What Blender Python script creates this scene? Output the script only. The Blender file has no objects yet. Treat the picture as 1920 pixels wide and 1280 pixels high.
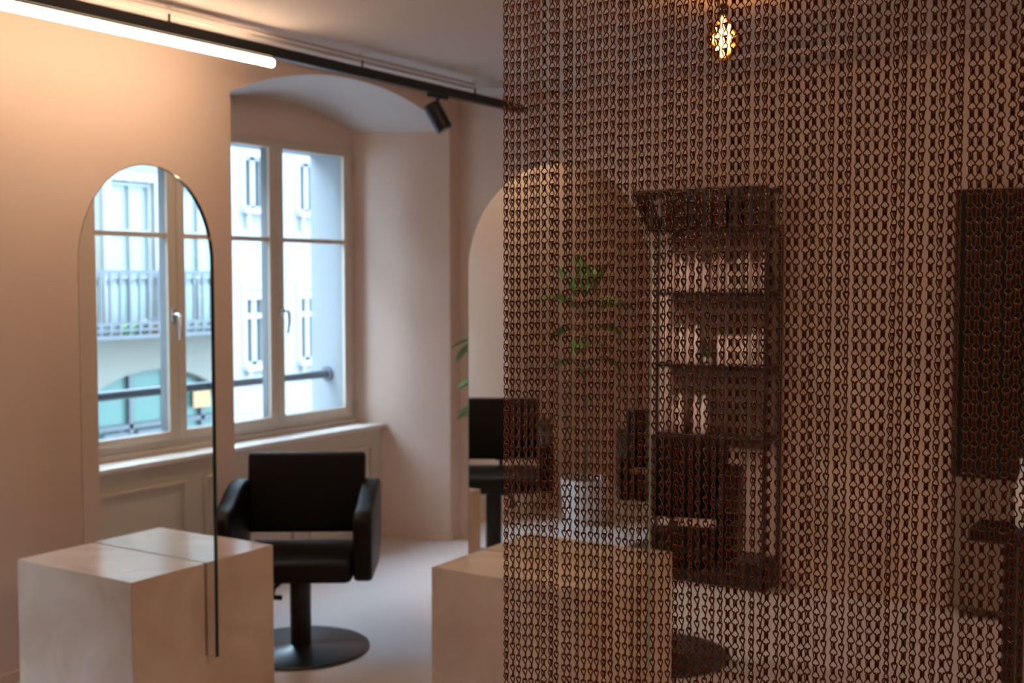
import bpy, bmesh, math, random
from mathutils import Vector, Matrix
R = math.radians
rnd = random.Random(7)
SC = bpy.context.scene
COL = SC.collection

# ------------------------------------------------------------------ camera
# room axes: u runs along the window wall (depth), v across towards the windows; P() turns them into x, y, z
def P(u, v, z=0.0): return Vector((-v, u, z))
EYE = 1.575
cam_d = bpy.data.cameras.new('camera'); cam = bpy.data.objects.new('camera', cam_d); COL.objects.link(cam)
cam.location = (0, 0, EYE); cam.rotation_euler = (R(90 - 3.07), 0, R(32.55))
cam_d.sensor_width = 36; cam_d.lens = 41.25; cam_d.clip_start = 0.05; cam_d.clip_end = 200
cam_d.dof.use_dof = True; cam_d.dof.focus_distance = 1.56; cam_d.dof.aperture_fstop = 7.0
SC.camera = cam
# ------------------------------------------------------------------ world, view
w = bpy.data.worlds.new('overcast_sky'); SC.world = w; w.use_nodes = True
nt = w.node_tree; bg = nt.nodes['Background']
tc = nt.nodes.new('ShaderNodeTexCoord'); sp = nt.nodes.new('ShaderNodeSeparateXYZ'); rp = nt.nodes.new('ShaderNodeValToRGB')
nt.links.new(tc.outputs['Generated'], sp.inputs[0]); nt.links.new(sp.outputs['Z'], rp.inputs[0]); nt.links.new(rp.outputs[0], bg.inputs[0])
rp.color_ramp.elements[0].color = (0.54, 0.75, 1.0, 1); rp.color_ramp.elements[1].color = (0.63, 0.81, 1.0, 1)
bg.inputs[1].default_value = 13.0
SC.view_settings.view_transform = 'Standard'; SC.view_settings.look = 'None'
SC.view_settings.exposure = 0.8; SC.view_settings.gamma = 1.0; SC.view_settings.use_curve_mapping = False

def area(name, loc, rot, sx, sy, power, col):
    l = bpy.data.lights.new(name, 'AREA'); l.shape = 'RECTANGLE'; l.size = sx; l.size_y = sy; l.energy = power; l.color = col
    o = bpy.data.objects.new(name, l); o.location = loc; o.rotation_euler = rot; COL.objects.link(o); return o
WARM = (1.0, 0.66, 0.40)
TUBE_GLOW = 26.0

# ------------------------------------------------------------------ materials
def mat(name, col, rough=0.6, metal=0.0, noise=None, bump=None, spec=0.5, coat=0.0):
    m = bpy.data.materials.new(name); m.use_nodes = True; t = m.node_tree; b = t.nodes['Principled BSDF']
    b.inputs['Base Color'].default_value = (*col, 1); b.inputs['Roughness'].default_value = rough
    b.inputs['Metallic'].default_value = metal; b.inputs['Specular IOR Level'].default_value = spec
    b.inputs['Coat Weight'].default_value = coat
    if noise or bump:
        c = t.nodes.new('ShaderNodeTexCoord')
    if noise:                      # (scale, amount)
        n = t.nodes.new('ShaderNodeTexNoise'); n.inputs['Scale'].default_value = noise[0]; n.inputs['Detail'].default_value = 6
        r = t.nodes.new('ShaderNodeValToRGB'); t.links.new(c.outputs['Object'], n.inputs['Vector']); t.links.new(n.outputs[0], r.inputs[0])
        a = noise[1]; r.color_ramp.elements[0].position = 0.3; r.color_ramp.elements[1].position = 0.7
        r.color_ramp.elements[0].color = (*[x * (1 - a) for x in col], 1); r.color_ramp.elements[1].color = (*[min(1, x * (1 + a)) for x in col], 1)
        t.links.new(r.outputs[0], b.inputs['Base Color'])
    if bump:                       # (scale, strength)
        n = t.nodes.new('ShaderNodeTexNoise'); n.inputs['Scale'].default_value = bump[0]; n.inputs['Detail'].default_value = 4
        k = t.nodes.new('ShaderNodeBump'); k.inputs['Strength'].default_value = bump[1]; k.inputs['Distance'].default_value = 0.01
        t.links.new(c.outputs['Object'], n.inputs['Vector']); t.links.new(n.outputs[0], k.inputs['Height']); t.links.new(k.outputs[0], b.inputs['Normal'])
    return m
def emit(name, col, s):
    m = bpy.data.materials.new(name); m.use_nodes = True; t = m.node_tree; b = t.nodes['Principled BSDF']
    b.inputs['Base Color'].default_value = (*col, 1); b.inputs['Emission Color'].default_value = (*col, 1); b.inputs['Emission Strength'].default_value = s
    return m
M = {}
M['wall'] = mat('beige_plaster', (0.65, 0.50, 0.415), 0.85, noise=(1.2, 0.03), bump=(60, 0.05))
M['vault'] = mat('grey_vault_paint', (0.60, 0.55, 0.53), 0.9, noise=(1.0, 0.02))
M['ceiling'] = mat('ceiling_paint', (0.60, 0.52, 0.48), 0.9, noise=(1.0, 0.02))
M['floor'] = mat('cast_floor', (0.68, 0.62, 0.61), 0.38, noise=(0.8, 0.05), bump=(3, 0.03))
M['frame'] = mat('painted_wood', (0.60, 0.51, 0.42), 0.45, noise=(3, 0.03))
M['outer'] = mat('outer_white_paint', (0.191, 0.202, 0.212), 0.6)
M['sill'] = mat('sill_paint', (0.70, 0.63, 0.58), 0.35)
M['black'] = mat('black_powder_coat', (0.006, 0.006, 0.0065), 0.38, noise=(8, 0.1))
M['leather'] = mat('black_vinyl', (0.003, 0.003, 0.0033), 0.48, bump=(180, 0.08), spec=0.3)
M['base'] = mat('black_satin_steel', (0.018, 0.026, 0.034), 0.34, noise=(5, 0.15), spec=0.9)  # blue tint imitates window light reflected in the chair bases
M['chrome'] = mat('brushed_chrome', (0.75, 0.75, 0.74), 0.25, 1.0)
M['copper'] = mat('copper_wire', (0.24, 0.080, 0.033), 0.24, 1.0, noise=(300, 0.25))
M['cream'] = mat('cream_plastic', (0.88, 0.80, 0.73), 0.4)
M['blush'] = mat('blush_plastic', (0.84, 0.66, 0.59), 0.4)
M['white'] = mat('white_ceramic', (0.80, 0.79, 0.77), 0.3)
M['soil'] = mat('potting_soil', (0.06, 0.04, 0.03), 0.95, bump=(40, 0.5))
M['leaf'] = mat('leaf_green', (0.12, 0.27, 0.065), 0.4, noise=(6, 0.3))
M['stem'] = mat('woody_stem', (0.16, 0.13, 0.07), 0.7, noise=(20, 0.3))
M['facade'] = mat('pale_render', (0.120, 0.120, 0.118), 0.9, noise=(0.7, 0.03))
M['facade_cream'] = mat('cream_render', (0.099, 0.091, 0.075), 0.9, noise=(0.7, 0.04))
M['facade_trim'] = mat('white_stone_trim', (0.142, 0.142, 0.141), 0.8)
M['street'] = mat('asphalt', (0.22, 0.22, 0.23), 0.9, noise=(2, 0.1))
M['iron'] = mat('grey_iron', (0.025, 0.028, 0.034), 0.5, noise=(5, 0.1))
M['bar'] = mat('blue_grey_paint', (0.075, 0.095, 0.125), 0.45)
M['winglass'] = mat('dim_window_glass', (0.035, 0.045, 0.05), 0.1, spec=0.15)
M['tealglass'] = mat('teal_shop_glass', (0.045, 0.085, 0.075), 0.1, spec=0.15)
M['skyglass'] = mat('pale_blind_glass', (0.165, 0.195, 0.195), 0.15, spec=0.15)
M['orange'] = mat('orange_print', (0.200, 0.100, 0.028), 0.5)
M['darkbox'] = mat('dark_card', (0.055, 0.045, 0.042), 0.55, noise=(9, 0.2))
M['greycap'] = mat('grey_green_plastic', (0.22, 0.24, 0.22), 0.5)
M['taupe'] = mat('taupe_lacquer', (0.26, 0.21, 0.185), 0.3)
M['shelf_shade'] = mat('shelf_shade_brown', (0.15, 0.10, 0.082), 0.6)
M['blackpanel'] = mat('black_green_lacquer', (0.008, 0.011, 0.009), 0.25)
M['green_edge'] = mat('dark_green_glass_edge', (0.012, 0.035, 0.025), 0.15)
M['pale_edge'] = mat('pale_green_glass_edge', (0.30, 0.40, 0.34), 0.2)
M['tube'] = emit('tube_glow', (1.0, 0.73, 0.49), TUBE_GLOW)
M['fill_track'] = emit('fill_glow_track', (1.0, 0.75, 0.53), 19)
M['fill_room'] = emit('fill_glow_room', (1.0, 0.69, 0.48), 33)
M['fill_far'] = emit('fill_glow_far', (1.0, 0.62, 0.40), 12)
M['filament'] = emit('filament_glow', (1.0, 0.62, 0.26), 26)
M['spotlens'] = emit('spot_lens_glow', (1.0, 0.80, 0.58), 5)
# mirror silver
m = mat('mirror_silver', (0.86, 0.87, 0.84), 0.0, 1.0); M['mirror'] = m
# thin window glass: mostly clear with a weak reflection
def thin_glass(name, tint, refl, col=(1, 1, 1)):
    m = bpy.data.materials.new(name); m.use_nodes = True; t = m.node_tree; t.nodes.clear()
    o = t.nodes.new('ShaderNodeOutputMaterial'); mx = t.nodes.new('ShaderNodeMixShader'); tr = t.nodes.new('ShaderNodeBsdfTransparent'); gl = t.nodes.new('ShaderNodeBsdfGlossy')
    tr.inputs[0].default_value = (*tint, 1); gl.inputs[0].default_value = (*col, 1); gl.inputs['Roughness'].default_value = 0.01
    mx.inputs[0].default_value = refl
    t.links.new(tr.outputs[0], mx.inputs[1]); t.links.new(gl.outputs[0], mx.inputs[2]); t.links.new(mx.outputs[0], o.inputs[0]); return m
M['glass'] = thin_glass('window_glass', (0.95, 0.98, 0.98), 0.07)
M['amber'] = thin_glass('amber_glass', (0.95, 0.62, 0.34), 0.16, (1, 0.75, 0.5))
# stone with veins
m = mat('beige_limestone', (0.66, 0.53, 0.42), 0.22); t = m.node_tree; b = t.nodes['Principled BSDF']
c = t.nodes.new('ShaderNodeTexCoord'); n1 = t.nodes.new('ShaderNodeTexNoise'); n1.inputs['Scale'].default_value = 3.2; n1.inputs['Detail'].default_value = 9; n1.inputs['Distortion'].default_value = 1.2
r1 = t.nodes.new('ShaderNodeValToRGB'); e = r1.color_ramp.elements
e[0].position = 0.30; e[0].color = (0.57, 0.43, 0.335, 1); e[1].position = 0.72; e[1].color = (0.73, 0.59, 0.49, 1)
x = e.new(0.5); x.color = (0.665, 0.525, 0.42, 1)
n2 = t.nodes.new('ShaderNodeTexVoronoi'); n2.inputs['Scale'].default_value = 9; r2 = t.nodes.new('ShaderNodeValToRGB')
r2.color_ramp.elements[0].position = 0.05; r2.color_ramp.elements[1].position = 0.16
r2.color_ramp.elements[0].color = (0.35, 0.35, 0.35, 1); r2.color_ramp.elements[1].color = (0, 0, 0, 1)
mx = t.nodes.new('ShaderNodeMix'); mx.data_type = 'RGBA'; mx.inputs['B'].default_value = (0.80, 0.70, 0.60, 1)
for a, bb in ((c.outputs['Object'], n1.inputs['Vector']), (c.outputs['Object'], n2.inputs['Vector']), (n1.outputs[0], r1.inputs[0]), (n2.outputs['Distance'], r2.inputs[0]),
              (r1.outputs[0], mx.inputs['A']), (r2.outputs[0], mx.inputs['Factor']), (mx.outputs['Result'], b.inputs['Base Color'])): t.links.new(a, bb)
M['stone'] = m

# ------------------------------------------------------------------ mesh helpers
def link_mesh(name, bm, m, parent=None, smooth=False, loc=None):
    bmesh.ops.recalc_face_normals(bm, faces=bm.faces[:])
    me = bpy.data.meshes.new(name); bm.to_mesh(me); bm.free()
    ms = m if isinstance(m, (list, tuple)) else [m]
    for k in ms: me.materials.append(k)
    if smooth:
        for p in me.polygons: p.use_smooth = True
        if smooth != 'all': me.set_sharp_from_angle(angle=R(40))
    o = bpy.data.objects.new(name, me); COL.objects.link(o)
    if parent: o.parent = parent
    if loc is not None: o.location = loc
    return o
def box(bm, lo, hi, bev=0.0, seg=2, mi=0, rot=None):
    c = [(lo[i] + hi[i]) / 2 for i in range(3)]; s = [abs(hi[i] - lo[i]) for i in range(3)]
    r = bmesh.ops.create_cube(bm, size=1.0); vs = r['verts']
    bmesh.ops.scale(bm, vec=s, verts=vs)
    if bev > 0:
        es = list({e for v in vs for e in v.link_edges})
        rr = bmesh.ops.bevel(bm, geom=es, offset=bev, segments=seg, affect='EDGES', profile=0.5)
        vs = list({v for f in rr['faces'] for v in f.verts} | {v for v in vs if v.is_valid})
    if rot is not None: bmesh.ops.rotate(bm, cent=(0, 0, 0), matrix=rot, verts=vs)
    bmesh.ops.translate(bm, vec=c, verts=vs)
    for f in {f for v in vs for f in v.link_faces}: f.material_index = mi
    return vs
def ubox(bm, u0, u1, v0, v1, z0, z1, bev=0.0, mi=0):     # box given in room axes
    return box(bm, (-max(v0, v1), min(u0, u1), z0), (-min(v0, v1), max(u0, u1), z1), bev, mi=mi)
def cyl(bm, c, r, h, seg=24, r2=None, axis='Z', bev=0.0):
    q = bmesh.ops.create_cone(bm, cap_ends=True, segments=seg, radius1=r, radius2=r if r2 is None else r2, depth=h)
    if axis == 'X': bmesh.ops.rotate(bm, cent=(0, 0, 0), matrix=Matrix.Rotation(R(90), 3, 'Y'), verts=q['verts'])
    if axis == 'Y': bmesh.ops.rotate(bm, cent=(0, 0, 0), matrix=Matrix.Rotation(R(90), 3, 'X'), verts=q['verts'])
    bmesh.ops.translate(bm, vec=c, verts=q['verts'])
    return q['verts']
def tube(bm, pts, r, seg=8, closed=False):
    pts = [Vector(p) for p in pts]; n = len(pts); rings = []
    up = None
    for i, p in enumerate(pts):
        a = pts[(i - 1) % n] if (closed or i > 0) else p; b_ = pts[(i + 1) % n] if (closed or i < n - 1) else p
        t_ = (b_ - a).normalized()
        if up is None:
            up = Vector((0, 0, 1)) if abs(t_.z) < 0.9 else Vector((1, 0, 0))
        s_ = t_.cross(up).normalized(); up = s_.cross(t_).normalized()
        rr = r[i] if isinstance(r, (list, tuple)) else r
        rings.append([bm.verts.new(p + (s_ * math.cos(2 * math.pi * k / seg) + up * math.sin(2 * math.pi * k / seg)) * rr) for k in range(seg)])
    for i in range(n if closed else n - 1):
        A, B = rings[i], rings[(i + 1) % n]
        for k in range(seg): bm.faces.new((A[k], A[(k + 1) % seg], B[(k + 1) % seg], B[k]))
    if not closed:
        bm.faces.new(rings[0]); bm.faces.new(rings[-1][::-1])
def lathe(bm, prof, seg=24, c=(0, 0, 0)):
    rings = []
    for r_, z in prof:
        rings.append([bm.verts.new((c[0] + r_ * math.cos(2 * math.pi * k / seg), c[1] + r_ * math.sin(2 * math.pi * k / seg), c[2] + z)) for k in range(seg)])
    for A, B in zip(rings, rings[1:]):
        for k in range(seg): bm.faces.new((A[k], A[(k + 1) % seg], B[(k + 1) % seg], B[k]))
    bm.faces.new(rings[0]); bm.faces.new(rings[-1][::-1])
def prism(bm, pts, f0, f1, bev=0.0):
    """extrude an outline; f0/f1 map a 2D point to 3D on either side"""
    A = [bm.verts.new(f0(*p)) for p in pts]; B = [bm.verts.new(f1(*p)) for p in pts]; n = len(pts)
    fa = bm.faces.new(A); fb = bm.faces.new(B[::-1]); sides = [bm.faces.new((A[k], A[(k + 1) % n], B[(k + 1) % n], B[k])) for k in range(n)]
    if bev > 0:
        bmesh.ops.recalc_face_normals(bm, faces=[fa, fb] + sides)
        es = list(set(fa.edges) | set(fb.edges)); bmesh.ops.bevel(bm, geom=es, offset=bev, segments=3, affect='EDGES', profile=0.5)
    return fa, fb, sides
def new(): return bmesh.new()
def thing(name, label, cat, loc=(0, 0, 0), rz=0, group=None):
    o = bpy.data.objects.new(name, None); COL.objects.link(o); o.location = loc; o.rotation_euler = (0, 0, rz); o.empty_display_size = 0.1
    tag(o, label, cat, group); return o
def tag(o, label=None, cat=None, group=None, kind=None):
    if label: o['label'] = label
    if cat: o['category'] = cat
    if group: o['group'] = group
    if kind: o['kind'] = kind
    return o
def struct(o, label, cat): return tag(o, label, cat, kind='structure')
def clone(root):
    def cp(o, par):
        c_ = o.copy(); COL.objects.link(c_); c_.parent = par
        for ch in o.children: cp(ch, c_)
        return c_
    return cp(root, None)

# ------------------------------------------------------------------ room shell
UB, VW, H = 5.79, 4.07, 2.64          # back wall, window wall, ceiling height
U0, V0 = -2.2, -1.6
SPR, VB = 2.445, 4.63                 # arch spring, niche back plane
NICHES = [(3.94, 5.69), (0.80, 2.55)]
SPLAY = 0.23
def arch(u0, u1, z_s, rise, n=20):
    c_ = (u0 + u1) / 2; hw = (u1 - u0) / 2; r_ = (hw * hw + rise * rise) / (2 * rise); zc = z_s + rise - r_
    a = math.asin(hw / r_); return [(c_ + r_ * math.sin(-a + 2 * a * k / n), zc + r_ * math.cos(-a + 2 * a * k / n)) for k in range(n + 1)]
bm = new()
# front face of the window wall round both niches
def quad(*p): bm.faces.new([bm.verts.new(q) for q in p])
vault_faces = []
solid = [(U0, 0.80), (2.55, 3.94), (5.69, UB)]
for a, b_ in solid: quad(P(a, VW, 0), P(b_, VW, 0), P(b_, VW, H), P(a, VW, H))
for a, b_ in NICHES:
    fr = arch(a, b_, SPR, 0.18); bk = arch(a + SPLAY, b_ - SPLAY, SPR + 0.0, 0.125)
    for k in range(20):
        (p, q), (r_, s_) = fr[k], fr[k + 1]
        quad(P(p, VW, q), P(r_, VW, s_), P(r_, VW, H), P(p, VW, H))
        (p2, q2), (r2_, s2_) = bk[k], bk[k + 1]
        vault_faces.append([P(p, VW, q), P(r_, VW, s_), P(r2_, VB, s2_), P(p2, VB, q2)])
        quad(P(p2, VB, 2.33), P(r2_, VB, 2.33), P(r2_, VB, s2_), P(p2, VB, q2))
    quad(P(a, VW, 0), P(a + SPLAY, VB, 0), P(a + SPLAY, VB, SPR), P(a, VW, SPR))
    quad(P(b_, VW, 0), P(b_ - SPLAY, VB, 0), P(b_ - SPLAY, VB, SPR), P(b_, VW, SPR))
    ua, ub, wa, wb = a + SPLAY, b_ - SPLAY, a + 0.19, b_ - 0.23
    wa = a + 0.235
    quad(P(ua, VB, 0), P(ub, VB, 0), P(ub, VB, 0.728), P(ua, VB, 0.728))
bmesh.ops.remove_doubles(bm, verts=bm.verts[:], dist=1e-5)
wl = struct(link_mesh('wall_left', bm, M['wall']), 'warm beige plaster wall with two arched window niches', 'wall')
bm = new()
for a, b_ in NICHES:
    # outer reveals, lintel and sloping stone ledge
    oa, ob = a + 0.25, b_ - 0.265
    quad(P(oa, 4.67, 0.74), P(oa, 4.93, 0.74), P(oa, 4.93, 2.34), P(oa, 4.67, 2.34))
    quad(P(ob, 4.67, 0.74), P(ob, 4.93, 0.74), P(ob, 4.93, 2.34), P(ob, 4.67, 2.34))
    quad(P(oa, 4.67, 2.32), P(ob, 4.67, 2.32), P(ob, 4.93, 2.32), P(oa, 4.93, 2.32))
    quad(P(oa, 4.67, 0.76), P(ob, 4.67, 0.76), P(ob, 4.93, 0.74), P(oa, 4.93, 0.74))
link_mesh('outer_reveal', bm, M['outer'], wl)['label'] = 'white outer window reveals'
bm = new()
for f_ in vault_faces: quad(*f_)
bmesh.ops.remove_doubles(bm, verts=bm.verts[:], dist=1e-5)
link_mesh('vault', bm, M['vault'], wl, True)['label'] = 'pale grey shallow vault over each niche'
def plain(name, pts, m_, label, cat):
    b2 = new(); b2.faces.new([b2.verts.new(p) for p in pts]); return struct(link_mesh(name, b2, m_), label, cat)
plain('wall_back', [P(UB, V0, 0), P(UB, VW, 0), P(UB, VW, H), P(UB, V0, H)], M['wall'], 'beige plaster end wall behind the second mirror and the rack', 'wall')
plain('wall_right', [P(U0, V0, 0), P(UB, V0, 0), P(UB, V0, H), P(U0, V0, H)], M['wall'], 'beige plaster wall opposite the windows', 'wall')
plain('wall_front', [P(U0, V0, 0), P(U0, VW, 0), P(U0, VW, H), P(U0, V0, H)], M['wall'], 'beige plaster wall behind the camera', 'wall')
bm = new()
quad(P(U0, V0, 0), P(UB, V0, 0), P(UB, VB, 0), P(U0, VB, 0)); struct(link_mesh('floor', bm, M['floor']), 'smooth pale grey-beige cast floor', 'floor')
bm = new()
quad(P(U0, V0, H), P(UB, V0, H), P(UB, VB, H), P(U0, VB, H)); struct(link_mesh('ceiling', bm, M['ceiling']), 'flat greyish-beige painted ceiling', 'ceiling')
# stucco frame on the ceiling (three stepped fillets) along the window wall and the end wall
for k, (o0, wd, dp) in enumerate(((0.0, 0.028, 0.012), (0.05, 0.05, 0.020), (0.125, 0.028, 0.012))):
    bm = new(); v_ = 3.82 - o0; u_ = 5.52 - o0
    ubox(bm, U0 + 0.5, u_, v_ - wd, v_, H - dp, H + 0.002, 0.004); ubox(bm, u_ - wd, u_, V0 + 0.5, v_ - wd, H - dp, H + 0.002, 0.004)
    struct(link_mesh('trim_%d' % (k + 1), bm, M['ceiling']), ('outer', 'middle, widest', 'inner')[k] + ' stucco fillet of the frame on the ceiling', 'moulding')
# low skirting strips
bm = new(); ubox(bm, 5.69, UB, VW - 0.012, VW, 0, 0.045, 0.003); ubox(bm, 2.55, 3.94, VW - 0.012, VW, 0, 0.045, 0.003); ubox(bm, U0, 0.80, VW - 0.012, VW, 0, 0.045, 0.003)
for a, b_ in NICHES:
    for s_ in (0, 1):
        ua = a if s_ == 0 else b_; ue = a + SPLAY * 0.7 if s_ == 0 else b_ - SPLAY * 0.7; d_ = 0.012 if s_ == 0 else -0.012
        pts = [(ua, VW), (ue, 4.46), (ue + d_, 4.46), (ua + d_, VW)]
        prism(bm, pts, lambda u, v: P(u, v, 0), lambda u, v: P(u, v, 0.045))
struct(link_mesh('baseboard_left', bm, M['wall']), 'low beige skirting strip along the window wall', 'baseboard')
bm = new(); ubox(bm, UB - 0.012, UB, V0, VW - 0.012, 0, 0.045, 0.003)
struct(link_mesh('baseboard_back', bm, M['wall']), 'low beige skirting strip along the end wall', 'baseboard')

# ------------------------------------------------------------------ niche fittings: parapet, sill, window
def make_window(idx, a, b_, where):
    ua, ub = a + 0.18, b_ - 0.23; uc = (a + b_) / 2 - 0.025
    root = struct(thing('window_%d' % idx, '', 'window', P(uc, 4.66, 0.733)), 'beige two-leaf casement window %s' % where, 'window'); root['category'] = 'window'
    L = Vector(root.location)
    def put(name, bm_, m_, par=root, lab=None, smooth=False):
        bmesh.ops.translate(bm_, vec=-L, verts=bm_.verts[:]); o = link_mesh(name, bm_, m_, None, smooth); o.parent = root
        if par is not root: o.parent = par
        if lab: o['label'] = lab
        return o
    f0, f1, z0, z1 = ua, ub, 0.733, 2.34
    bm_ = new()
    ubox(bm_, f0, f0 + 0.05, VB - 0.015, 4.69, z0, z1, 0.005); ubox(bm_, f1 - 0.05, f1, VB - 0.015, 4.69, z0, z1, 0.005)
    ubox(bm_, f0 + 0.05, f1 - 0.05, VB - 0.015, 4.69, z0, z0 + 0.03, 0.004); ubox(bm_, f0 + 0.05, f1 - 0.05, VB - 0.015, 4.69, z1 - 0.03, z1, 0.004)
    put('window_frame', bm_, M['frame'])
    for s_, (g0, g1) in enumerate(((f0 + 0.05, uc), (uc, f1 - 0.05))):
        zb, zt = z0 + 0.03, z1 - 0.03; r_ = 0.055
        def sash(va, vb_, bv):
            q_ = new(); ubox(q_, g0 + 0.001, g0 + r_, va, vb_, zb, zt, bv); ubox(q_, g1 - r_, g1 - 0.001, va, vb_, zb, zt, bv)
            ubox(q_, g0 + r_, g1 - r_, va, vb_, zb, zb + 0.045, bv); ubox(q_, g0 + r_, g1 - r_, va, vb_, zt - 0.018, zt, bv); return q_
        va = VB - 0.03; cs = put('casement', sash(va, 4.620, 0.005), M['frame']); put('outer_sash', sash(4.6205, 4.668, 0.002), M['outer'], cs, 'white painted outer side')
        bm_ = new(); ubox(bm_, g0 + r_, g1 - r_, VB - 0.025, 4.64, 1.777, 1.803, 0.004); put('glazing_bar', bm_, M['frame'], cs)
        for zz0, zz1 in ((zb + 0.045, 1.777), (1.803, zt - 0.018)):
            bm_ = new(); ubox(bm_, g0 + r_, g1 - r_, 4.612, 4.616, zz0, zz1); put('pane', bm_, M['glass'], cs)
        if s_ == 1:
            bm_ = new(); hu, hz = g0 + 0.028, 1.385
            ubox(bm_, hu - 0.014, hu + 0.014, va - 0.010, va, hz - 0.035, hz + 0.035, 0.004)
            tube(bm_, [P(hu, va - 0.01, hz + 0.012), P(hu, va - 0.045, hz + 0.012), P(hu + 0.004, va - 0.055, hz), P(hu + 0.004, va - 0.058, hz - 0.05), P(hu, va - 0.048, hz - 0.115)], [0.009, 0.009, 0.009, 0.008, 0.006], 8)
            put('handle', bm_, M['chrome'], cs, 'curved chrome window handle', True)
    for zz in (0.80, 2.26):
        bm_ = new(); c_ = P(f1 - 0.004, VB - 0.028, zz); cyl(bm_, c_, 0.008, 0.075, 10); put('hinge', bm_, M['frame'], root, None, True)
    # parapet with two framed panels, and the deep sill board
    n0, n1 = a + SPLAY * 0.70, b_ - SPLAY * 0.70
    bm_ = new(); ubox(bm_, n0, n1, 4.465, 4.49, 0, 0.675)
    par = struct(link_mesh('trim_%d' % (3 + idx), bm_, M['frame']), 'beige panelled parapet front under the window %s' % where, 'panelling')
    mid = (n0 + n1) / 2
    for q0, q1 in ((n0 + 0.10, mid - 0.06), (mid + 0.06, n1 - 0.10)):
        bm_ = new(); zb, zt, tw = 0.09, 0.585, 0.018
        for bx in ((q0, q1, zt - tw, zt), (q0, q1, zb, zb + tw), (q0, q0 + tw, zb + tw, zt - tw), (q1 - tw, q1, zb + tw, zt - tw)):
            ubox(bm_, bx[0], bx[1], 4.444, 4.466, bx[2], bx[3], 0.004)
        link_mesh('panel_frame', bm_, M['frame'], par)
    bm_ = new(); ubox(bm_, n0 - 0.005, n1 + 0.005, 4.432, 4.625, 0.677, 0.703, 0.006)
    struct(link_mesh('windowsill', bm_, M['sill']), 'pale sill board under the window %s' % where, 'windowsill')
    bm_ = new(); ubox(bm_, a + 0.235, b_ - 0.235, 4.60, 4.63, 0.703, 0.733, 0.004); link_mesh('sill_upstand', bm_, M['frame'], par)
    # outside safety bar with round end plates
    t_ = thing('safety_bar', 'blue-grey round safety bar across the outside of the window %s' % where, 'railing', P(uc, 4.80, 0.995))
    bm_ = new(); oa, ob = a + 0.25 - uc, b_ - 0.265 - uc; cyl(bm_, (0, (oa + ob) / 2, 0), 0.024, ob - oa - 0.006, 16, axis='Y'); link_mesh('bar', bm_, M['bar'], t_, True)
    for e_ in (oa + 0.010, ob - 0.010):
        bm_ = new(); cyl(bm_, (0, e_, 0), 0.044, 0.014, 20, axis='Y'); link_mesh('end_plate', bm_, M['bar'], t_, True)
make_window(1, 3.94, 5.69, 'behind the chairs')
make_window(2, 0.80, 2.55, 'seen in the first mirror')

# ------------------------------------------------------------------ across the street
FV = 16.0
bld = thing('building', 'pale overexposed town building across the street with tall windows and a balcony', 'building', P(4, FV, -4))
BL = Vector(bld.location)
def bput(name, bm_, m_, par=None, lab=None, smooth=False):
    bmesh.ops.translate(bm_, vec=-BL, verts=bm_.verts[:]); o = link_mesh(name, bm_, m_, par or bld, smooth)
    if lab: o['label'] = lab
    return o
holes = []       # (u0,u1,z0,z1)
direct = []
for k, uc in enumerate((14.62, 16.09, 17.56, 19.03, 20.5)):
    direct.append((uc, -0.05, 1.38)); direct.append((uc, 2.88, 3.85)); direct.append((uc, 5.6, 7.0))
def wall_with_holes(bm_, u0, u1, z0, z1, hs, v_):
    us = sorted({u0, u1} | {h[0] for h in hs} | {h[1] for h in hs}); zs = sorted({z0, z1} | {h[2] for h in hs} | {h[3] for h in hs})
    for i in range(len(us) - 1):
        for j in range(len(zs) - 1):
            cu, cz = (us[i] + us[i + 1]) / 2, (zs[j] + zs[j + 1]) / 2
            if any(h[0] < cu < h[1] and h[2] < cz < h[3] for h in hs): continue
            bm_.faces.new([bm_.verts.new(p) for p in (P(us[i], v_, zs[j]), P(us[i + 1], v_, zs[j]), P(us[i + 1], v_, zs[j + 1]), P(us[i], v_, zs[j + 1]))])
    for h in hs:     # reveals
        for a, b_ in (((h[0], h[2]), (h[1], h[2])), ((h[0], h[3]), (h[1], h[3])), ((h[0], h[2]), (h[0], h[3])), ((h[1], h[2]), (h[1], h[3]))):
            bm_.faces.new([bm_.verts.new(p) for p in (P(a[0], v_, a[1]), P(b_[0], v_, b_[1]), P(b_[0], v_ + 0.16, b_[1]), P(a[0], v_ + 0.16, a[1]))])
HW = 0.27
hs = [(u - HW, u + HW, z0, z1) for u, z0, z1 in direct]
bm = new(); wall_with_holes(bm, 3.0, 30.0, -4, 10, hs, FV); bput('wall', bm, M['facade'])
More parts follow.
